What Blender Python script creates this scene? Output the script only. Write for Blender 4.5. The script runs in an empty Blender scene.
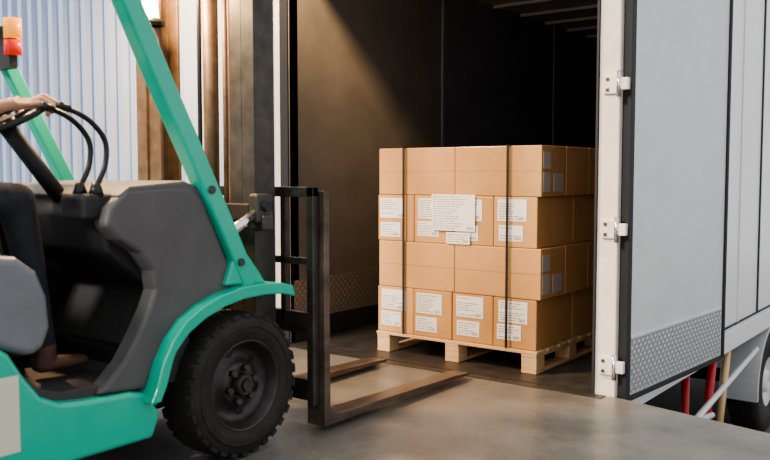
import bpy, bmesh, math, random
from mathutils import Vector, Matrix
random.seed(4)
scene=bpy.context.scene
try: scene.view_settings.look='AgX - Medium High Contrast'
except Exception: pass

# ---------------------------------------------------------------- materials
def mat(name,col,rough=0.5,metal=0.0,noise=0.0,nscale=8.0,bump=0.0,bscale=60.0,coat=0.0,emit=None,estr=0.0,col2=None,stretch=None):
    m=bpy.data.materials.new(name); m.use_nodes=True
    nt=m.node_tree; b=nt.nodes['Principled BSDF']
    b.inputs['Base Color'].default_value=(*col,1); b.inputs['Roughness'].default_value=rough
    b.inputs['Metallic'].default_value=metal
    b.inputs['Coat Weight'].default_value=coat
    b.inputs['Coat Roughness'].default_value=0.15
    tc=nt.nodes.new('ShaderNodeTexCoord'); src=tc.outputs['Object']
    if stretch:
        mp=nt.nodes.new('ShaderNodeMapping'); mp.inputs['Scale'].default_value=stretch
        nt.links.new(src,mp.inputs[0]); src=mp.outputs[0]
    if noise>0 or col2:
        n=nt.nodes.new('ShaderNodeTexNoise'); n.inputs['Scale'].default_value=nscale; n.inputs['Detail'].default_value=6
        n.inputs['Roughness'].default_value=0.65
        nt.links.new(src,n.inputs['Vector'])
        r=nt.nodes.new('ShaderNodeValToRGB')
        c2=col2 if col2 else tuple(c*(1-noise) for c in col)
        c1=col if col2 else tuple(min(1,c*(1+noise)) for c in col)
        r.color_ramp.elements[0].position=0.32; r.color_ramp.elements[1].position=0.68
        r.color_ramp.elements[0].color=(*c2,1); r.color_ramp.elements[1].color=(*c1,1)
        nt.links.new(n.outputs['Fac'],r.inputs[0]); nt.links.new(r.outputs[0],b.inputs['Base Color'])
    if bump>0:
        n2=nt.nodes.new('ShaderNodeTexNoise'); n2.inputs['Scale'].default_value=bscale; n2.inputs['Detail'].default_value=4
        nt.links.new(src,n2.inputs['Vector'])
        bp=nt.nodes.new('ShaderNodeBump'); bp.inputs['Strength'].default_value=bump; bp.inputs['Distance'].default_value=0.01
        nt.links.new(n2.outputs['Fac'],bp.inputs['Height']); nt.links.new(bp.outputs[0],b.inputs['Normal'])
    if emit:
        b.inputs['Emission Color'].default_value=(*emit,1); b.inputs['Emission Strength'].default_value=estr
    return m
def treadplate(name,col,scale=45):
    m=mat(name,col,0.35,0.7)
    nt=m.node_tree;b=nt.nodes['Principled BSDF']
    tc=nt.nodes.new('ShaderNodeTexCoord')
    outs=[]
    for ang in (45,-45):
        mp=nt.nodes.new('ShaderNodeMapping'); mp.inputs['Rotation'].default_value=(math.radians(ang),0,0)
        nt.links.new(tc.outputs['Object'],mp.inputs[0])
        w=nt.nodes.new('ShaderNodeTexWave'); w.bands_direction='Y'; w.inputs['Scale'].default_value=scale/6
        nt.links.new(mp.outputs[0],w.inputs[0]); outs.append(w.outputs['Fac'])
    mx=nt.nodes.new('ShaderNodeMath'); mx.operation='MULTIPLY'
    nt.links.new(outs[0],mx.inputs[0]); nt.links.new(outs[1],mx.inputs[1])
    r=nt.nodes.new('ShaderNodeValToRGB'); r.color_ramp.elements[0].position=.3; r.color_ramp.elements[1].position=.55
    r.color_ramp.elements[0].color=(*[c*.7 for c in col],1); r.color_ramp.elements[1].color=(*col,1)
    nt.links.new(mx.outputs[0],r.inputs[0]); nt.links.new(r.outputs[0],b.inputs['Base Color'])
    bp=nt.nodes.new('ShaderNodeBump'); bp.inputs['Strength'].default_value=.6; bp.inputs['Distance'].default_value=.005
    nt.links.new(mx.outputs[0],bp.inputs['Height']); nt.links.new(bp.outputs[0],b.inputs['Normal'])
    return m

M={}
M['concrete']=mat('concrete',(0.215,0.205,0.18),0.34,0,col2=(0.105,0.102,0.092),nscale=1.7,bump=.25,bscale=25)
M['asphalt']=mat('asphalt',(0.16,0.16,0.16),0.9,0,noise=.3,nscale=20)
M['green']=mat('forklift_green',(0.03,0.50,0.345),0.3,0,noise=.04,nscale=5,coat=.4)
M['cowl']=mat('cowl_grey',(0.105,0.102,0.105),0.55,0,noise=.12,nscale=6,bump=.1,bscale=200)
M['well']=mat('well_grey',(0.055,0.053,0.053),0.65,0,noise=.2,nscale=6)
M['darkplastic']=mat('dark_plastic',(0.018,0.018,0.02),0.6,0,noise=.3,nscale=6)
M['hood']=mat('hood_grey',(0.19,0.20,0.22),0.4,0,noise=.1,nscale=6)
M['black']=mat('black_plastic',(0.012,0.012,0.013),0.35)
M['tyre']=mat('tyre_rubber',(0.026,0.023,0.021),0.75,0,noise=.35,nscale=12,bump=.3,bscale=80)
M['rim']=mat('rim_steel',(0.06,0.056,0.055),0.4,0.5,noise=.3,nscale=15)
M['mast']=mat('mast_steel',(0.085,0.078,0.07),0.45,0.6,noise=.3,nscale=10)
M['litmast']=mat('mast_warm_lit',(0.19,0.125,0.08),0.5,0.4,noise=.3,nscale=10)  # mast steel with warm light put into its colour
M['fork']=mat('fork_steel',(0.15,0.115,0.09),0.4,0.6,noise=.4,nscale=12,stretch=(1,.3,1))
M['chrome']=mat('chrome',(0.75,0.75,0.76),0.15,1.0)
M['cardboard']=mat('cardboard',(0.66,0.385,0.165),0.5,0,col2=(0.57,0.315,0.125),nscale=3,bump=.12,bscale=14,coat=.35)
M['cardboard2']=mat('cardboard_side',(0.60,0.345,0.14),0.5,0,col2=(0.51,0.28,0.11),nscale=3,bump=.12,bscale=14,coat=.35)
M['tape']=mat('packing_tape',(0.50,0.26,0.09),0.25,0,coat=.5)
M['paper']=mat('label_paper',(0.86,0.84,0.80),0.5,0,noise=.03,nscale=20)
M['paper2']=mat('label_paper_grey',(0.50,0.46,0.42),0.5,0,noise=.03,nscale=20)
M['ink']=mat('label_ink',(0.25,0.25,0.25),0.6)
M['strap']=mat('strap_black',(0.02,0.02,0.02),0.4)
M['wood']=mat('pallet_wood',(0.80,0.57,0.33),0.65,0,col2=(0.62,0.40,0.21),nscale=9,stretch=(1,6,6),bump=.2,bscale=50)
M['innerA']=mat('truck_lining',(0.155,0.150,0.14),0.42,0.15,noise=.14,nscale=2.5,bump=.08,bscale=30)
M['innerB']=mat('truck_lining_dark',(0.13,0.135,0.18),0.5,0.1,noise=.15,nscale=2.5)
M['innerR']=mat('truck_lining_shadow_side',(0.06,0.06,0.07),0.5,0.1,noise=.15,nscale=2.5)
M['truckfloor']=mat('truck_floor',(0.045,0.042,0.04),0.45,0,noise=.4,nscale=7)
M['ceilpanel']=mat('truck_ceiling',(0.30,0.30,0.32),0.5)
M['white']=mat('truck_white',(0.90,0.905,0.91),0.35,0,noise=.02,nscale=3,coat=.2)
M['door']=mat('door_panel',(0.70,0.725,0.725),0.4,0.05,noise=.05,nscale=3,bump=.05,bscale=15)
M['post']=mat('post_cream',(0.74,0.67,0.58),0.45,0,noise=.1,nscale=9)
M['rubber']=mat('rubber_gasket',(0.02,0.02,0.022),0.6)
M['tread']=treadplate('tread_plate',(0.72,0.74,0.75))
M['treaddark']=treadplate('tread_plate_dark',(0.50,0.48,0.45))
M['corr']=mat('corrugated_steel',(0.40,0.50,0.66),0.45,0.0,noise=.06,nscale=1.5)
M['red']=mat('red_paint',(0.50,0.02,0.03),0.4)
M['yellow']=mat('yellow_paint',(0.75,0.55,0.28),0.4)
M['whitebar']=mat('white_paint',(0.8,0.8,0.8),0.4)
M['chassis']=mat('chassis_black',(0.02,0.02,0.02),0.6)
M['amber']=mat('amber_lens',(0.8,0.22,0.02),0.2,emit=(1,.35,.05),estr=1.0)
M['redlens']=mat('red_lens',(0.6,0.03,0.02),0.2,emit=(1,.06,.03),estr=.4)
M['lampglow']=mat('lamp_glass',(1,.8,.5),0.3,emit=(1,.66,.3),estr=16)
M['skin']=mat('skin',(0.52,0.28,0.185),0.5,0,noise=.06,nscale=40)
M['cloth']=mat('navy_workwear',(0.02,0.022,0.03),0.85,0,noise=.25,nscale=30,bump=.2,bscale=120)
M['hair']=mat('black_hair',(0.012,0.01,0.009),0.5,0,bump=.6,bscale=150)
M['boot']=mat('brown_boot',(0.10,0.055,0.04),0.55,0,noise=.2,nscale=20)
M['eye']=mat('eye_white',(0.8,0.8,0.78),0.2)
M['lips']=mat('lips',(0.35,0.12,0.10),0.5)
M['cream']=mat('cream_sticker',(0.72,0.70,0.58),0.5)

# ---------------------------------------------------------------- helpers
def empty(name,loc):
    e=bpy.data.objects.new(name,None); e.location=loc; e.empty_display_size=.2
    scene.collection.objects.link(e); return e
def finish(o,parent,bevel=0,smooth=False,seg=2,mods=None):
    scene.collection.objects.link(o)
    if parent:
        o.parent=parent; o.matrix_parent_inverse=Matrix.Translation(-Vector(parent.location))
    if bevel>0:
        md=o.modifiers.new('bevel','BEVEL'); md.width=bevel; md.segments=seg; md.limit_method='ANGLE'; md.angle_limit=math.radians(35)
    if smooth:
        for p in o.data.polygons: p.use_smooth=True
    return o
def pyd(name,v,f,mats,parent=None,bevel=0,smooth=False,idx=None,seg=2):
    me=bpy.data.meshes.new(name); me.from_pydata([tuple(p) for p in v],[],f)
    for m in (mats if isinstance(mats,list) else [mats]): me.materials.append(M[m])
    if idx:
        for p,i in zip(me.polygons,idx): p.material_index=i
    bm=bmesh.new(); bm.from_mesh(me); bmesh.ops.recalc_face_normals(bm,faces=bm.faces); bm.to_mesh(me); bm.free()
    me.update()
    return finish(bpy.data.objects.new(name,me),parent,bevel,smooth,seg)
BF=[(0,1,3,2),(4,6,7,5),(0,4,5,1),(2,3,7,6),(0,2,6,4),(1,5,7,3)]
def boxes(name,lst,mats,parent=None,bevel=0,seg=2):
    v=[];f=[];ix=[]
    for it in lst:
        a,b=it[0],it[1]; mi=it[2] if len(it)>2 else 0
        o=len(v)
        for x in (a[0],b[0]):
            for y in (a[1],b[1]):
                for z in (a[2],b[2]): v.append((x,y,z))
        for q in BF: f.append(tuple(o+k for k in q)); ix.append(mi)
    return pyd(name,v,f,mats,parent,bevel,False,ix,seg)
def prismX(name,prof,x0,x1,m,parent=None,bevel=0,seg=2):
    n=len(prof); v=[(x0,y,z) for y,z in prof]+[(x1,y,z) for y,z in prof]
    f=[tuple(range(n)),tuple(range(2*n-1,n-1,-1))]+[(i,(i+1)%n,n+(i+1)%n,n+i) for i in range(n)]
    return pyd(name,v,f,m,parent,bevel,False,None,seg)
def prismZ(name,prof,z0,z1,m,parent=None,bevel=0):
    n=len(prof); v=[(x,y,z0) for x,y in prof]+[(x,y,z1) for x,y in prof]
    f=[tuple(range(n)),tuple(range(2*n-1,n-1,-1))]+[(i,(i+1)%n,n+(i+1)%n,n+i) for i in range(n)]
    return pyd(name,v,f,m,parent,bevel)
def cyl(name,p1,p2,r,m,parent=None,r2=None,n=24,bevel=0):
    p1=Vector(p1);p2=Vector(p2);d=(p2-p1);L=d.length;d.normalize()
    q=d.to_track_quat('Z','Y'); r2=r if r2 is None else r2
    v=[];
    for k,(p,rr) in enumerate(((p1,r),(p2,r2))):
        for i in range(n):
            a=2*math.pi*i/n; v.append(p+q@Vector((rr*math.cos(a),rr*math.sin(a),0)))
    f=[tuple(range(n)),tuple(range(2*n-1,n-1,-1))]+[(i,(i+1)%n,n+(i+1)%n,n+i) for i in range(n)]
    o=pyd(name,v,f,m,parent,bevel)
    for p in o.data.polygons:
        if len(p.vertices)==4: p.use_smooth=True
    return o
def smoothpts(pts,sub=6):
    out=[];P=[Vector(p) for p in pts]
    for i in range(len(P)-1):
        p0=P[max(i-1,0)];p1=P[i];p2=P[i+1];p3=P[min(i+2,len(P)-1)]
        for k in range(sub):
            t=k/sub
            out.append(.5*((2*p1)+(-p0+p2)*t+(2*p0-5*p1+4*p2-p3)*t*t+(-p0+3*p1-3*p2+p3)*t**3))
    out.append(P[-1]); return out
def tube(name,pts,r,m,parent=None,sub=6,n=12,closed=False):
    P=smoothpts(pts,sub) if sub>1 else [Vector(p) for p in pts]
    v=[];f=[];N=len(P); up=None
    for i,p in enumerate(P):
        if closed: t=(P[(i+1)%N]-P[i-1]).normalized()
        else: t=(P[min(i+1,N-1)]-P[max(i-1,0)]).normalized()
        if up is None:
            up=Vector((0,0,1)) if abs(t.z)<.9 else Vector((1,0,0))
        a=t.cross(up).normalized(); up=a.cross(t).normalized()
        for k in range(n):
            th=2*math.pi*k/n; v.append(p+r*(math.cos(th)*a+math.sin(th)*up))
    for i in range(N if closed else N-1):
        j=(i+1)%N
        for k in range(n): f.append((i*n+k,i*n+(k+1)%n,j*n+(k+1)%n,j*n+k))
    if not closed: f+= [tuple(range(n)),tuple(range(N*n-1,(N-1)*n-1,-1))]
    return pyd(name,v,f,m,parent,0,True)
def lathe(name,prof,center,axis_sign,m,parent=None,n=64,closed=True):
    v=[];f=[]
    c=Vector(center);k=len(prof)
    for i in range(n):
        a=2*math.pi*i/n
        for (ox,r) in prof: v.append(c+Vector((ox*axis_sign,r*math.cos(a),r*math.sin(a))))
    for i in range(n):
        j=(i+1)%n
        for q in range(k if closed else k-1):
            w=(q+1)%k
            f.append((i*k+q,i*k+w,j*k+w,j*k+q))
    return pyd(name,v,f,m,parent,0,True)
def blobs(name,chains,voxel,m,parent=None,smooth=4):
    bm=bmesh.new()
    def put(p,r):
        if not isinstance(r,tuple): r=(r,r,r)
        mtx=Matrix.Translation(p)@Matrix.Diagonal((*r,1))
        bmesh.ops.create_icosphere(bm,subdivisions=2,radius=1,matrix=mtx)
    for ch in chains:
        for i in range(len(ch)):
            p,r=Vector(ch[i][0]),ch[i][1]
            put(p,r)
            if i+1<len(ch):
                p2,r2=Vector(ch[i+1][0]),ch[i+1][1]
                t1=r if isinstance(r,tuple) else (r,)*3; t2=r2 if isinstance(r2,tuple) else (r2,)*3
                L=(p2-p).length; st=max(1,int(L/(min(min(t1),min(t2))*.35)))
                for s in range(1,st):
                    t=s/st; put(p.lerp(p2,t),tuple(a*(1-t)+b*t for a,b in zip(t1,t2)))
    me=bpy.data.meshes.new(name); bm.to_mesh(me); bm.free(); me.materials.append(M[m])
    o=bpy.data.objects.new(name,me); finish(o,parent)
    rm=o.modifiers.new('remesh','REMESH'); rm.mode='VOXEL'; rm.voxel_size=voxel; rm.use_smooth_shade=True
    sm=o.modifiers.new('smooth','SMOOTH'); sm.factor=.5; sm.iterations=smooth
    return o

# ---------------------------------------------------------------- place: floor, yard, wall
prismZ('floor',[(-14,-5),(6,-5),(6,2.92),(-1.80,4.70),(-4.85,4.70),(-4.85,5.3),(-14,5.3)],-1.3,0.0,'concrete')
boxes('trim_1',[((-4.60,4.62,0.0),(-1.90,4.70,.004))],'mast')
boxes('ground_yard',[((-20,2.0,-1.4),(20,26,-1.3))],'asphalt')
def corrugated(name,x0,x1,y,z0,z1,m):
    x=x0;p=.20;pts=[]
    while x<x1:
        for dx,dy in ((0,0),(.075,0),(.10,.085),(.175,.085)):
            if x+dx<=x1: pts.append((x+dx,y+dy))
        x+=p
    v=[];n=len(pts)
    for (a,b) in pts: v+= [(a,b,z0),(a,b,z1)]
    for (a,b) in pts: v+= [(a,y+.11,z0),(a,y+.11,z1)]
    f=[(2*i,2*i+2,2*i+3,2*i+1) for i in range(n-1)]+[(2*n+2*i,2*n+2*i+1,2*n+2*i+3,2*n+2*i+2) for i in range(n-1)]
    return pyd(name,v,f,m)
corrugated('wall_back',-14,-4.88,5.18,0,4.6,'corr')

# ---------------------------------------------------------------- truck
T=empty('cargo_truck',(-3.17,4.76,0))
XL,XR=-4.48,-1.98; Y0,Y1=4.76,14.5; H=3.08
YS=6.90
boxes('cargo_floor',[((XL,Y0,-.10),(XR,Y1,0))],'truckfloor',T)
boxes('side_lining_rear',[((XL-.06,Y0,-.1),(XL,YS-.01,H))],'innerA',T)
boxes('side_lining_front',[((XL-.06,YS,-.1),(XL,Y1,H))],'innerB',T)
boxes('lining_seam',[((XL,YS-.02,0),(XL+.012,YS+.015,H)),((XL,9.3,0),(XL+.012,9.33,H))],'hood',T)
boxes('side_wall',[((XR,Y0,-.1),(XR+.07,Y1,H))],'white',T)
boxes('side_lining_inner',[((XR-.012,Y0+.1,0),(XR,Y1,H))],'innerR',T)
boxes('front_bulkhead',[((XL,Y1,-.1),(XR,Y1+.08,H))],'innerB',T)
boxes('cargo_roof',[((XL-.06,Y0,H),(XR+.07,Y1,H+.08))],'white',T)
ribs=[((XL,Y0+.1+i*.6,H-.04),(XR,Y0+.15+i*.6,H)) for i in range(16)]
boxes('roof_lining',ribs+[((XL,Y0,H-.012),(XR,Y1,H))],'ceilpanel',T)
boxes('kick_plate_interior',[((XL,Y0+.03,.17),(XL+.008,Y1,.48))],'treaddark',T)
boxes('skirting_interior',[((XL,Y0+.03,0),(XL+.02,Y1,.16))],'chassis',T)
boxes('rear_frame',[((XR-.0,4.72,-.12),(XR+.125,4.86,H+.12)),((XL-.125,4.72,-.12),(XL+.0,4.86,H+.12)),((XL,4.72,H),(XR,4.86,H+.12))],'post',T,.008)
boxes('rear_sill',[((XL,4.72,-.12),(XR,4.78,.003))],'mast',T)
boxes('jamb_gasket',[((XL-.05,4.705,0),(XL+.03,4.72,H)),((XR-.012,4.705,0),(XR+.0,4.72,H))],'rubber',T)
rb=[((XR+.07,Y,-.02),(XR+.082,Y+.03,H)) for Y in (6.1,7.6,9.1,10.6,12.1)]
rb+=[((XR+.06,Y0+.1,-.17),(XR+.10,Y1,-.0)),((XR+.06,Y0+.1,H-.02),(XR+.10,Y1,H+.1))]
boxes('side_rails',rb,'white',T,.004)
boxes('side_rail_strip',[((XR+.07,Y0+.1,.02),(XR+.085,Y1,.035)),((XR+.07,8.28,.03),(XR+.082,8.31,H))],'rubber',T)
dv=Vector((.076,.997,0)).normalized(); nv=Vector((dv.y,-dv.x,0))
D0=Vector((-1.815,4.775,0)); DW=1.60
def doorbox(name,s0,s1,t0,t1,z0,z1,m,bev=0):
    v=[]
    for s in (s0,s1):
        for t in (t0,t1):
            for z in (z0,z1): p=D0+dv*s+nv*t; v.append((p.x,p.y,z))
    return pyd(name,v,BF,m,T,bev)
doorbox('door_1_leaf',0.02,DW-.02,-.045,0,-.02,H,'door')
doorbox('door_1_gasket_near',-.012,.045,-.05,.014,-.03,H,'rubber',.006)
doorbox('door_1_gasket_far',DW-.03,DW+.01,-.05,.014,-.03,H,'rubber',.006)
doorbox('door_1_gasket_bottom',.03,DW-.03,-.05,.008,-.045,-.01,'rubber',.004)
doorbox('door_1_kick_plate',.06,DW-.06,0,.005,.0,.33,'tread')
doorbox('door_1_trim_strip',.06,DW-.06,0,.010,.33,.342,'door')
for i,z in enumerate((.18,.985,1.82,2.7)):
    boxes('hinge_%d'%(i+1),[((XR+.03,4.700,z-.055),(XR+.125,4.722,z+.055)),((XR+.115,4.69,z-.035),(XR+.185,4.725,z+.035))],'post',T,.006)
    cyl('hinge_pin_%d'%(i+1),(XR+.128,4.695,z-.075),(XR+.128,4.695,z+.075),.014,'chrome',T)
    boxes('hinge_bolts_%d'%(i+1),[((XR+.05,4.694,z+dz),(XR+.068,4.702,z+dz+.018)) for dz in (-.04,.02)],'mast',T)
boxes('door_2_leaf',[((XL-.19,4.90,-.02),(XL-.15,6.4,H))],'door',T)
boxes('chassis_rails',[((-3.75,5.0,-.38),(-3.6,16,-.12)),((-2.75,5.0,-.38),(-2.6,16,-.12))]+[((-3.75,5.2+i*1.1,-.3),(-2.6,5.3+i*1.1,-.15)) for i in range(9)],'chassis',T)
boxes('bumper_underrun',[((-4.2,4.95,-.75),(-2.1,5.03,-.6)),((-3.7,4.98,-.6),(-3.62,5.06,-.3)),((-2.72,4.98,-.6),(-2.64,5.06,-.3))],'chassis',T)
def truckwheel(i,x,y,s):
    r=.52;w=.28
    prof=[(0,.25),(0,.40),(.012,r-.05),(-.02,r-.01),(-.05,r),(-w+.05,r),(-w+.02,r-.01),(-w,r-.05),(-w,.25)]
    lathe('wheel_%d_tyre'%i,prof,(x,y,-.78),s,'tyre',T)
    lathe('wheel_%d_rim'%i,[(-.02,.26),(-.01,.25),(-.06,.2),(-.07,.12),(-.01,.11),(0,.09),(0,.0001),(-.15,.0001),(-.15,.26)],(x,y,-.78),s,'whitebar',T)
k=1
for y in (9.05,10.25):
    truckwheel(k,-1.95,y,1);k+=1
    truckwheel(k,-4.4,y,-1);k+=1
cyl('axle_1',(-4.3,9.05,-.78),(-2.1,9.05,-.78),.07,'chassis',T); cyl('axle_2',(-4.3,10.25,-.78),(-2.1,10.25,-.78),.07,'chassis',T)
ang=[math.radians(a) for a in range(10,190,8)]
pr=[(9.05+.66*math.cos(a),-.78+.64*math.sin(a)) for a in ang]+[(9.05+.62*math.cos(a),-.78+.60*math.sin(a)) for a in reversed(ang)]
prismX('mudguard',pr,-2.25,-1.90,'door',T)
tube('guard_post_red',[(-1.95,7.1,-.1),(-1.93,6.75,-.95)],.035,'red',T,sub=1)
tube('guard_post_yellow',[(-1.93,7.45,-.1),(-1.91,7.1,-.95)],.03,'yellow',T,sub=1)
tube('guard_brace_red',[(-1.93,6.3,-.18),(-1.93,6.3,-1.0)],.03,'red',T,sub=1)
tube('guard_rail_white',[(-1.9,5.2,-.42),(-1.9,6.9,-.62)],.025,'whitebar',T,sub=1)
tube('guard_rail_white_low',[(-1.9,5.2,-.72),(-1.9,8.3,-.32)],.025,'whitebar',T,sub=1)

# ---------------------------------------------------------------- pallet
P=empty('wooden_pallet',(-3.09,5.5,0))
px0,px1,py0,py1=-3.775,-2.465,4.93,6.07
L=[]
nb=7;w=.115
for i in range(nb):
    y=py0+i*(py1-py0-w)/(nb-1); L.append(((px0,y,.128),(px1,y+w,.149)))
for xc in (px0+.06,(px0+px1)/2,px1-.06):
    L.append(((xc-.055,py0+.002,.108),(xc+.055,py1-.002,.128)))
    for yc in (py0+.065,(py0+py1)/2,py1-.065):
        L.append(((xc-.055,yc-.06,.022),(xc+.055,yc+.06,.108)))
    L.append(((xc-.055,py0+.003,0.001),(xc+.055,py1-.003,.022)))
boxes('pallet_boards',L,'wood',P,.003)
# ---------------------------------------------------------------- boxes
S=empty('cardboard_box_stack',(-3.08,5.5,.15))
X0,X1,YB0,YB1=-3.77,-2.475,4.94,6.06; z=.1505;h=.3355
bl=[];tp=[];lab=[];ink=[];flap=[]
def label(xa,xb,za,zb,y):
    lab.append(((xa,y-.003,za),(xb,y-.0002,zb)))
    n=max(3,int((zb-za)/.016))
    for i in range(1,n):
        zz=zb-i*(zb-za)/n
        if random.random()<.12: continue
        x=xa+.012
        xe=xa+random.uniform(.45,.92)*(xb-xa)
        while x<xe-.01:
            l=min(random.uniform(.012,.05),xe-x)
            ink.append(((x,y-.0036,zz-.0024),(x+l,y-.0031,zz+.0024))); x+=l+.007
    for k2 in range(8):
        x=xb-.06+k2*.006; ink.append(((x,y-.0036,za+.01),(x+random.uniform(.0015,.004),y-.0031,za+.03)))
XE=[X1,X1,X1,X1]
for r in range(4):
    nx,ny=(4,2) if r%2==0 else (2,3)
    off=(-.004,.006,-.006,.004)[r]
    xr=X1+(0.0 if r%2==0 else .02)
    wx=(xr-X0)/nx; wy=(YB1-YB0)/ny
    for i in range(nx):
        for j in range(ny):
            jy=random.uniform(0,.010) if j==0 else 0
            a=(X0+i*wx+.002+off,YB0+j*wy+.002+jy,z+.001); b=(X0+(i+1)*wx-.002+off,YB0+(j+1)*wy-.002,z+h-.001)
            bl.append((a,b,random.randint(0,1)))
            if j==0:
                if nx==2:
                    tp.append(((a[0]+.002,a[1]-.0012,(a[2]+b[2])/2-.002+.0),(b[0]-.002,a[1]-.0002,(a[2]+b[2])/2+.002)))
                else:
                    y=a[1]; j1=random.uniform(-.012,.012); j2=random.uniform(-.015,.015)
                    label(a[0]+.03+j1,a[0]+.245+j1,b[2]-.165+j2*.4,b[2]-.02+j2*.4,y)
                    label(a[0]+.03+j2,a[0]+.21+j2,a[2]+.04+j1,a[2]+.145+j1,y)
    XE[r]=xr+off
    z+=h
boxes('cartons',bl,['cardboard','cardboard2'],S,.006)
boxes('carton_seams',tp,'tape',S)
label(-3.29,-2.94,.915,1.165,4.936); label(-3.17,-2.98,.825,.905,4.936)
boxes('shipping_labels',lab,'paper',S); boxes('label_print',ink,'ink',S)
sl=[]
for r,zz in ((1,.66),(3,1.33)):
    x=XE[r]-.003
    sl.append(((x,4.965,zz-.14),(x+.004,5.07,zz-.01))); sl.append(((x,4.965,zz+.01),(x+.004,5.07,zz+.12)));sl.append(((x,5.12,zz-.14),(x+.004,5.26,zz-.02)))
boxes('side_labels',sl,'paper2',S)
st=[]
for xc in (-3.53,-2.69):
    st.append(((xc-.009,4.925,.152),(xc+.009,4.9285,1.50)))
    st.append(((xc-.009,4.925,1.4965),(xc+.009,6.07,1.50)))
    st.append(((xc-.009,6.066,.152),(xc+.009,6.07,1.50)))
boxes('packing_straps',st,'strap',S)

# ---------------------------------------------------------------- forklift
F=empty('forklift',(-3.35,1.6,0))
FXL,FXR=-3.88,-2.86
body=[(.5,.20),(2.20,.20),(2.24,.30),(2.17,.395),(2.10,.415),(1.90,.425),(1.78,.44),(1.70,.48),(1.64,.56),(1.58,.66),(1.5,.72),(.5,.74)]
prismX('lower_body',body,FXL,FXR,'green',F,.018,3)
well=[(1.66,.56),(1.72,.50),(1.80,.47),(2.15,.45),(2.25,.50),(2.40,.8),(2.40,1.0),(2.44,1.0),(2.44,.40),(1.60,.40),(1.60,.56)]
prismX('foot_well',well,FXL+.05,FXR-.05,'well',F,.005)
prismX('well_shade_panel',[(1.60,.44),(2.42,.44),(2.42,1.15),(2.05,1.15),(1.95,.92),(1.60,.90)],-3.77,-3.73,'darkplastic',F,.01)  # added dark panel standing in for shade; the left leg opening is really open
hood=[(.5,.70),(1.52,.70),(1.60,.66),(1.70,.62),(1.76,.64),(1.79,.72),(1.78,.84),(1.74,.94),(1.66,1.0),(1.5,1.02),(.5,1.02)]
prismX('engine_hood',hood,FXL+.09,FXR-.07,'hood',F,.03,4)
boxes('seat_cushion',[((-3.62,.85,1.02),(-3.10,1.50,1.12))],'darkplastic',F,.035,4)
prismX('seat_back',[(.80,1.10),(.95,1.10),(.84,1.62),(.74,1.66),(.68,1.60)],-3.60,-3.12,'darkplastic',F,.03,4)
prismX('counterweight',[(-.18,.25),(.50,.20),(.50,1.03),(.1,1.03),(-.12,.95),(-.22,.75)],FXL-.02,FXR+.02,'green',F,.05,4)
inner=[(2.02,1.17),(2.00,1.10),(2.06,1.04),(2.16,.98),(2.22,.90),(2.235,.82),(2.20,.74),(2.14,.64),(2.07,.54),(1.98,.46),(1.95,.43)]
outer=[(2.18,.41),(2.22,.50),(2.30,.62),(2.42,.71),(2.55,.755),(2.70,.78),(2.665,.86),(2.50,1.20),(2.44,1.245),(2.3,1.25),(2.10,1.24)]
for nm,xa,xb in (('cowl_side_right',-2.97,-2.875),('cowl_side_left',-3.87,-3.78)):
    prismX(nm,inner+outer,xa,xb,'cowl',F,.018,3)
prismX('dashboard',[(2.10,1.22),(2.03,1.14),(2.06,.98),(2.24,.84),(2.50,.84),(2.50,1.18),(2.42,1.22)],-3.80,-2.96,'darkplastic',F,.02,3)
prismX('dash_top',[(2.06,1.215),(2.12,1.255),(2.40,1.275),(2.50,1.24),(2.50,1.19),(2.1,1.19)],-3.86,-2.88,'cowl',F,.012,3)
boxes('bulkhead',[((-3.80,2.44,.4),(-2.94,2.50,1.0))],'darkplastic',F)
boxes('lever_console',[((-3.10,1.94,1.12),(-2.93,2.12,1.225))],'darkplastic',F,.02,3)
for i,(lx,dy) in enumerate(((-2.965,.0),(-3.03,-.03))):
    cyl('lever_boot_%d'%(i+1),(lx,2.02+dy,1.21),(lx,2.02+dy,1.27),.035,'black',F,.016)
    tube('control_lever_%d'%(i+1),[(lx,2.02+dy,1.25),(lx,2.065+dy,1.34),(lx,2.065+dy,1.44),(lx,1.99+dy,1.52),(lx,1.88+dy,1.565)],.011,'black',F)
    tube('lever_knob_%d'%(i+1),[(lx,1.91+dy,1.555),(lx,1.86+dy,1.57)],.016,'black',F,sub=1)
SC=Vector((-3.33,1.84,1.525)); sn=Vector((0,-.45,.893)).normalized(); su=Vector((1,0,0)); sv=sn.cross(su).normalized()
if sv.y<0: sv=-sv
def rim(a,R=.18): return SC+R*(math.cos(a)*su+math.sin(a)*sv)
tube('steering_rim',[rim(2*math.pi*i/48) for i in range(48)],.014,'black',F,sub=1,closed=True)
for i in range(3):
    tube('steering_spoke_%d'%(i+1),[SC-sn*.02,rim(math.radians(90+120*i))],.011,'black',F,sub=1)
cyl('steering_hub',SC-sn*.04,SC+sn*.005,.045,'black',F)
cyl('steering_column',SC-sn*.03,(-3.33,2.14,1.14),.035,'darkplastic',F)
arc=[(3.00,.765),(2.92,.785),(2.80,.795),(2.66,.79),(2.54,.768),(2.43,.73),(2.34,.68),(2.27,.61),(2.215,.52),(2.18,.42),(2.15,.36)]
arci=[(2.185,.35),(2.21,.41),(2.245,.51),(2.295,.59),(2.36,.655),(2.445,.705),(2.55,.742),(2.66,.763),(2.80,.768),(2.92,.758),(3.00,.74)]
for nm,xa,xb in (('fender_right',-3.02,-2.815),('fender_left',-3.94,-3.78)):
    prismX(nm,arc+arci,xa,xb,'green',F,.006,2)
for nm,xa,xb in (('fender_lip_right',-2.83,-2.805),('fender_lip_left',-3.945,-3.93)):
    prismX(nm,arc+[(y+.012,z-.055 if z>.6 else z-.02) if z>.6 else (y+.05,z) for y,z in reversed(arc)],xa,xb,'green',F,.006,2)
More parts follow.
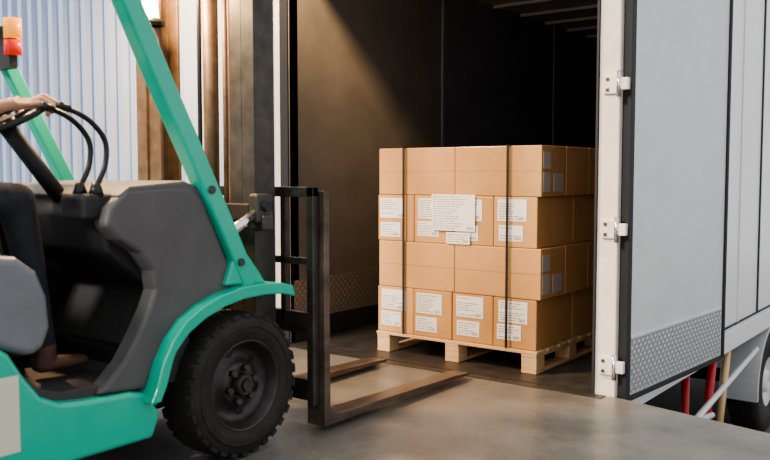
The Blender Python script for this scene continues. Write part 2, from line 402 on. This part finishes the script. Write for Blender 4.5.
def leg(name,pts,x0,x1,wd,m='green'):
    P=smoothpts([(0,y,z) for y,z in pts],5)
    A=[];B=[]
    for i,p in enumerate(P):
        t=(P[min(i+1,len(P)-1)]-P[max(i-1,0)]).normalized(); nrm=Vector((0,-t.z,t.y))
        A.append((p.y+nrm.y*wd/2,p.z+nrm.z*wd/2)); B.append((p.y-nrm.y*wd/2,p.z-nrm.z*wd/2))
    return prismX(name,A+B[::-1],x0,x1,m,F,.012,3)
for s,xa,xb,wd in (('right',-2.925,-2.845,.09),('left',-3.97,-3.91,.07)):
    leg('guard_front_leg_'+s,[(2.76,.78),(2.66,.985),(2.46,1.36),(2.265,1.72),(2.11,2.02),(2.00,2.22),(1.86,2.33)],xa,xb,wd)
    leg('guard_rear_leg_'+s,[(.42,1.0),(.45,1.6),(.50,2.15),(.60,2.33)],xa,xb,.08)
    boxes('guard_roof_rail_'+s,[((xa,.56,2.29),(xb,1.90,2.37))],'green',F,.012)
    prismX('guard_foot_'+s,[(2.60,.80),(2.86,.785),(2.82,.84),(2.72,.96),(2.66,.94)],xa+.01,xb-.005,'green',F,.01)
boxes('guard_roof_bars',[((-3.92,.6+i*.2,2.31),(-2.90,.625+i*.2,2.36)) for i in range(7)],'green',F,.004)
cyl('guard_bolt_1',(-2.85,2.69,.90),(-2.835,2.69,.90),.018,'mast',F); cyl('guard_bolt_2',(-2.85,2.52,1.235),(-2.835,2.52,1.235),.018,'mast',F)
boxes('lamp_bracket',[((-3.95,2.14,1.80),(-3.80,2.18,2.0))],'black',F)
cyl('indicator_lamp_red',(-3.80,2.16,1.86),(-3.80,2.16,1.93),.04,'redlens',F)
cyl('indicator_lamp_amber',(-3.80,2.16,1.94),(-3.80,2.16,2.03),.04,'amber',F)
boxes('body_sticker',[((FXR-.001,1.50,.30),(FXR+.002,1.61,.58))],'cream',F)
def tyre(name,c,R,w,s):
    lathe(name+'_tyre',[(-.03,R*.60),(-.005,R*.63),(0,R*.80),(-.006,R*.92),(-.025,R*.975),(-.05,R*.985),(-w+.05,R*.985),(-w+.02,R*.97),(-w,R*.9),(-w,R*.6)],c,s,'tyre',F,72)
    v=[];f=[]
    N=30
    for k2,(oa,ob) in enumerate(((-.004,-w*.55),(-w*.45,-w+.004))):
        for i in range(N):
            a0=2*math.pi*(i+.5*k2)/N; a1=a0+2*math.pi/N*.62; sk=.10 if k2==0 else -.10
            o=len(v)
            for (ox,da) in ((oa,0),(ob,sk)):
                for a in (a0,a1):
                    for r in (R*.93,R*(1.0 if ox not in (-.004,) else .985)):
                        v.append((c[0]+ox*s,c[1]+r*math.cos(a+da),c[2]+r*math.sin(a+da)))
            for q in BF: f.append(tuple(o+kk for kk in q))
    pyd(name+'_tread',v,f,'tyre',F,.004)
    lathe(name+'_sidewall_ring',[(.003,R*.80),(.003,R*.83),(-.01,R*.83),(-.01,R*.80)],c,s,'tyre',F,72)
    lathe(name+'_rim',[(-.005,R*.63),(-.002,R*.615),(-.012,R*.59),(-.06,R*.55),(-.085,R*.50),(-.09,R*.36),(-.06,R*.30),(-.05,R*.27),(-.05,.0001),(-.14,.0001),(-.14,R*.63)],c,s,'rim',F,64)
    cyl(name+'_hub',(c[0]-.05*s,c[1],c[2]),(c[0]-.005*s,c[1],c[2]),R*.17,'rim',F,R*.14,n=24,bevel=.004)
    cyl(name+'_hub_cap',(c[0]-.005*s,c[1],c[2]),(c[0]+.01*s,c[1],c[2]),R*.09,'mast',F,n=6)
    for i in range(6):
        a=2*math.pi*i/6+.2
        p=(c[0],c[1]+R*.235*math.cos(a),c[2]+R*.235*math.sin(a))
        cyl(name+'_nut_%d'%i,(p[0]-.052*s,p[1],p[2]),(p[0]-.02*s,p[1],p[2]),.016,'mast',F,n=6)
        a2=a+math.pi/6; q=(c[0],c[1]+R*.44*math.cos(a2),c[2]+R*.44*math.sin(a2))
        cyl(name+'_vent_%d'%i,(q[0]-.095*s,q[1],q[2]),(q[0]-.086*s,q[1],q[2]),.022,'black',F,n=12)
tyre('front_wheel_right',(-2.80,2.68,.335),.335,.21,1)
tyre('front_wheel_left',(-3.95,2.68,.335),.335,.16,-1)
tyre('rear_wheel_right',(-2.90,.25,.26),.26,.16,1)
tyre('rear_wheel_left',(-3.84,.25,.26),.26,.16,-1)
cyl('front_axle',(-3.76,2.68,.335),(-2.99,2.68,.335),.08,'chassis',F)
boxes('front_frame',[((-3.60,2.2,.22),(-3.14,2.85,.55)),((-3.76,2.5,.45),(-3.02,2.56,.80))],'chassis',F,.01)
def channel(name,x0,x1,y0,y1,z0,z1,t,openside,m):
    if openside>0: pr=[(x0,y0),(x1,y0),(x1,y0+t),(x0+t,y0+t),(x0+t,y1-t),(x1,y1-t),(x1,y1),(x0,y1)]
    else: pr=[(x1,y0),(x0,y0),(x0,y0+t),(x1-t,y0+t),(x1-t,y1-t),(x0,y1-t),(x0,y1),(x1,y1)]
    return prismZ(name,pr,z0,z1,m,F,.003)
MY=2.90
channel('mast_outer_right',-3.05,-2.965,MY,MY+.14,.08,3.3,.018,-1,'mast')
channel('mast_inner_right',-3.14,-3.06,MY+.01,MY+.15,.10,3.4,.018,-1,'mast')
channel('mast_outer_left',-3.87,-3.785,MY,MY+.14,.08,3.3,.018,1,'litmast')
channel('mast_inner_left',-3.78,-3.68,MY+.01,MY+.15,.10,3.4,.018,1,'litmast')
boxes('mast_crossmembers',[((-3.85,MY-.03,.12),(-2.98,MY+.01,.30)),((-3.85,MY-.02,3.1),(-2.98,MY+.02,3.25)),((-3.85,MY-.03,1.08),(-2.98,MY-.005,1.16))],'mast',F,.005)
cyl('lift_cylinder',(-3.38,3.0,.12),(-3.38,3.0,3.1),.04,'litmast',F)
cyl('lift_cylinder_side',(-3.29,3.02,.12),(-3.29,3.02,3.1),.016,'litmast',F)
tube('hydraulic_hose_1',[(-3.44,2.98,.4),(-3.445,2.98,1.5),(-3.44,2.98,3.1)],.012,'black',F)
tube('hydraulic_hose_2',[(-3.24,3.0,.4),(-3.235,3.0,1.5),(-3.24,3.0,3.1)],.012,'litmast',F)
boxes('carriage_plates',[((-3.84,3.13,.16),(-2.80,3.165,.27)),((-3.84,3.13,.50),(-2.80,3.165,.61)),
   ((-3.18,3.05,.14),(-3.14,3.14,.7)),((-3.63,3.05,.14),(-3.59,3.14,.7))],'mast',F,.005)
boxes('load_backrest',[((-2.835,3.125,.14),(-2.79,3.17,1.24)),((-3.87,3.125,.14),(-3.82,3.17,1.24)),((-3.87,3.125,1.19),(-2.79,3.17,1.24)),
   ((-3.02,3.13,.55),(-2.985,3.16,1.2)),((-3.62,3.13,.55),(-3.59,3.16,1.2)),((-3.84,3.13,.85),(-2.80,3.155,.885))],'mast',F,.005)
for i,xc in enumerate((-2.815,-3.47)):
    fork=[(3.17,.03),(3.17,1.22 if i==0 else .66),(3.205,1.22 if i==0 else .66),(3.215,.12),(3.24,.085),(3.35,.076),(4.40,.055),(4.56,.045),(4.58,.035),(4.56,.028)]
    prismX('fork_%d'%(i+1),fork,xc-.06,xc+.06,'fork',F,.004)
for s,x in (('right',-2.93),('left',-3.80)):
    cyl('tilt_cylinder_'+s,(x,2.40,.86),(x,2.68,1.02),.034,'mast',F)
    cyl('tilt_rod_'+s,(x,2.66,1.01),(x,2.88,1.12),.026,'chrome',F)
    boxes('tilt_clevis_'+s,[((x-.03,2.85,1.07),(x+.03,2.96,1.21)),((x-.045,2.88,1.03),(x+.045,2.95,1.11))],'mast',F,.012)
    cyl('tilt_pin_'+s,(x-.05,2.91,1.15),(x+.05,2.91,1.15),.026,'black',F)
boxes('work_lamp_bracket',[((-3.72,2.84,2.08),(-3.64,2.92,2.11))],'black',F)
cyl('work_lamp_housing',(-3.66,2.84,2.08),(-3.66,2.84,2.11),.06,'black',F)
cyl('work_lamp_glass',(-3.66,2.84,2.11),(-3.66,2.84,2.23),.045,'lampglow',F,.038)

# ---------------------------------------------------------------- operator
O=empty('forklift_operator',(-3.35,1.15,1.12))
hip=Vector((-3.36,1.17,1.24)); chest=Vector((-3.36,1.18,1.58)); neck=Vector((-3.36,1.20,1.78))
shR=Vector((-3.17,1.20,1.72)); shL=Vector((-3.55,1.20,1.72))
phis=[math.radians(a) for a in (27,37,47,57)]
def handchains(ph,mirror=1):
    ch=[];ks=[]
    rad=[.0108,.012,.0122,.0115]; ln=[.82,.97,1.03,.95]
    for a,r,l in zip(ph,rad,ln):
        rp=rim(a); u=(rp-SC).normalized()
        kn=rp-u*.048*l+sn*.030+Vector((0,-.004,0)); p1=rp+u*.006+sn*.035*l; p2=rp+u*.036*l-sn*.002; p3=rp+u*.020-sn*.026; 
        ch.append([(kn,r*1.15),(p1,r*1.05),(p2,r),(p3,r*.88)]); ks.append(kn)
    kc=sum(ks,Vector())/4
    wr=kc+Vector((.03*mirror,-.098,-.012))
    for kn,r in zip(ks,rad):
        ch.append([(wr+(kn-kc)*.45,.019),(kn,r*1.25)])
    tb=wr+(ks[3]-kc)*.6+Vector((0,.012,-.008))
    rp=rim(ph[3]+mirror*.16); u=(rp-SC).normalized()
    ch.append([(tb,.018),(tb.lerp(rp-u*.030,.55)+Vector((-.014*mirror,0,-.002)),.0145),(rp-u*.030+sn*.0,.0125),(rp-u*.012-sn*.022,.0105)])
    ch.append([(wr,(.030,.027,.023)),(wr+Vector((.008*mirror,-.07,-.02)),(.031,.031,.029)),(wr+Vector((.014*mirror,-.13,-.045)),(.035,.035,.033))])
    return ch,wr
chR,wR=handchains(phis,1)
chL,wL=handchains([math.pi-p for p in phis],-1)
blobs('hand_right',chR,.0026,'skin',O,2); blobs('hand_left',chL,.0026,'skin',O,2)
elR=Vector((-3.07,1.42,1.45)); elL=Vector((-3.65,1.42,1.45))
knR=Vector((-3.17,1.80,1.20)); knL=Vector((-3.50,1.80,1.20)); anR=Vector((-3.17,1.90,.60)); anL=Vector((-3.50,1.92,.60))
body=[[(hip,(.17,.125,.12)),(hip.lerp(chest,.5),(.145,.105,.12)),(chest,(.175,.12,.13)),(Vector((-3.36,1.20,1.70)),(.15,.09,.07)),(neck,(.06,.06,.05))],
 [(shL,.062),(Vector((-3.36,1.20,1.72)),.075),(shR,.062)],
 [(shR,.062),(elR,.046),(wR+Vector((.016,-.13,-.045)),.040)],[(shL,.062),(elL,.046),(wL+Vector((-.016,-.13,-.045)),.040)],
 [(hip+Vector((.09,.02,-.02)),.10),(knR,.072),(knR.lerp(anR,.35),.066),(anR,.050)],
 [(hip+Vector((-.09,.02,-.02)),.10),(knL,.072),(knL.lerp(anL,.35),.066),(anL,.050)]]
blobs('workwear_body',body,.011,'cloth',O,6)
for s,an in (('right',anR),('left',anL)):
    blobs('boot_'+s,[[(an+Vector((0,0,0)),.05),(an+Vector((0,-.005,-.075)),(.042,.05,.035)),(an+Vector((0,.10,-.08)),(.043,.05,.03)),(an+Vector((0,.16,-.085)),(.04,.04,.026))]],.006,'boot',O,3)
hc=Vector((-3.36,1.24,1.955))
blobs('head',[[(neck-Vector((0,0,.02)),.052),(neck+Vector((0,.015,.08)),.052)],[(hc,(.074,.092,.10))],[(hc+Vector((0,.03,-.055)),(.058,.062,.055))],[(hc+Vector((0,.055,-.09)),(.032,.032,.025))],
  [(hc+Vector((0,.088,.012)),.011),(hc+Vector((0,.108,-.025)),.013)],[(hc+Vector((-.03,.083,.028)),.012),(hc+Vector((.03,.083,.028)),.012)],
  [(hc+Vector((.078,0,-.005)),(.010,.018,.030))],[(hc+Vector((-.078,0,-.005)),(.010,.018,.030))]],.005,'skin',O,3)
blobs('hair',[[(hc+Vector((0,-.014,.022)),(.081,.092,.095))],[(hc+Vector((0,.04,.075)),(.06,.045,.035))]],.006,'hair',O,2)
for s in (-1,1):
    blobs('eye_%s'%('left' if s<0 else 'right'),[[(hc+Vector((s*.03,.085,.005)),(.013,.008,.007))]],.002,'eye',O,1)
blobs('mouth',[[(hc+Vector((-.02,.083,-.058)),.006),(hc+Vector((0,.090,-.057)),.008),(hc+Vector((.02,.083,-.058)),.006)]],.003,'lips',O,1)

# ---------------------------------------------------------------- lights
w=bpy.data.worlds.new('sky'); scene.world=w; w.use_nodes=True
bg=w.node_tree.nodes['Background']; bg.inputs[0].default_value=(.98,.98,1.0,1); bg.inputs[1].default_value=1.0
def sun(name,d,e,col,ang):
    l=bpy.data.lights.new(name,'SUN'); l.energy=e; l.color=col; l.angle=math.radians(ang)
    o=bpy.data.objects.new(name,l); o.rotation_euler=Vector(d).to_track_quat('-Z','Y').to_euler(); o.location=(0,0,6); scene.collection.objects.link(o)
sun('sun_daylight',(.12,.75,-.40),2.9,(1,.93,.84),10)
def add_warm_fill(name,loc,tgt,en,size,col=(1,.62,.32)):  # added warm fill spot, out of view, with a made-up housing and arm
    e=empty(name,loc)
    loc=Vector(loc); d=(Vector(tgt)-loc).normalized()
    cyl(name+'_housing',loc-d*.25,loc-d*.03,.10,'mast',e,.17)
    cyl(name+'_arm',loc-d*.22,loc-d*.22+Vector((0,0,.6)),.02,'mast',e)
    l=bpy.data.lights.new(name+'_bulb','SPOT'); l.energy=en; l.color=col; l.spot_size=math.radians(size); l.spot_blend=1; l.shadow_soft_size=.15
    o=bpy.data.objects.new(name+'_bulb',l); o.location=loc
    o.rotation_euler=d.to_track_quat('-Z','Y').to_euler(); scene.collection.objects.link(o)
    o.parent=e; o.matrix_parent_inverse=Matrix.Translation(-loc)
add_warm_fill('warm_fill',(-3.6,3.7,4.0),(-4.5,5.0,3.0),1300,68)  # added fill, warms the truck lining
add_warm_fill('warm_fill.001',(-5.3,4.1,4.2),(-5.9,5.2,2.8),1700,100)  # added fill, warms the corrugated wall
add_warm_fill('warm_fill.002',(-5.2,2.2,4.2),(-3.3,3.1,1.6),1800,75)  # added fill, warms the mast and forklift
l=bpy.data.lights.new('work_lamp','POINT'); l.energy=90; l.color=(1,.64,.32); l.shadow_soft_size=.06
o=bpy.data.objects.new('work_lamp_light',l); o.location=(-3.52,2.72,2.3); scene.collection.objects.link(o)
o.parent=F; o.matrix_parent_inverse=Matrix.Translation(-Vector(F.location))

# ---------------------------------------------------------------- camera
c=bpy.data.cameras.new('camera'); c.lens=39.5; c.sensor_width=36
c.dof.use_dof=True; c.dof.focus_distance=5.6; c.dof.aperture_fstop=2.4
co=bpy.data.objects.new('camera',c); co.location=(0,0,1.3)
co.rotation_euler=(math.radians(90-3.73),0,math.atan2(.6,.8)); scene.collection.objects.link(co)
scene.camera=co
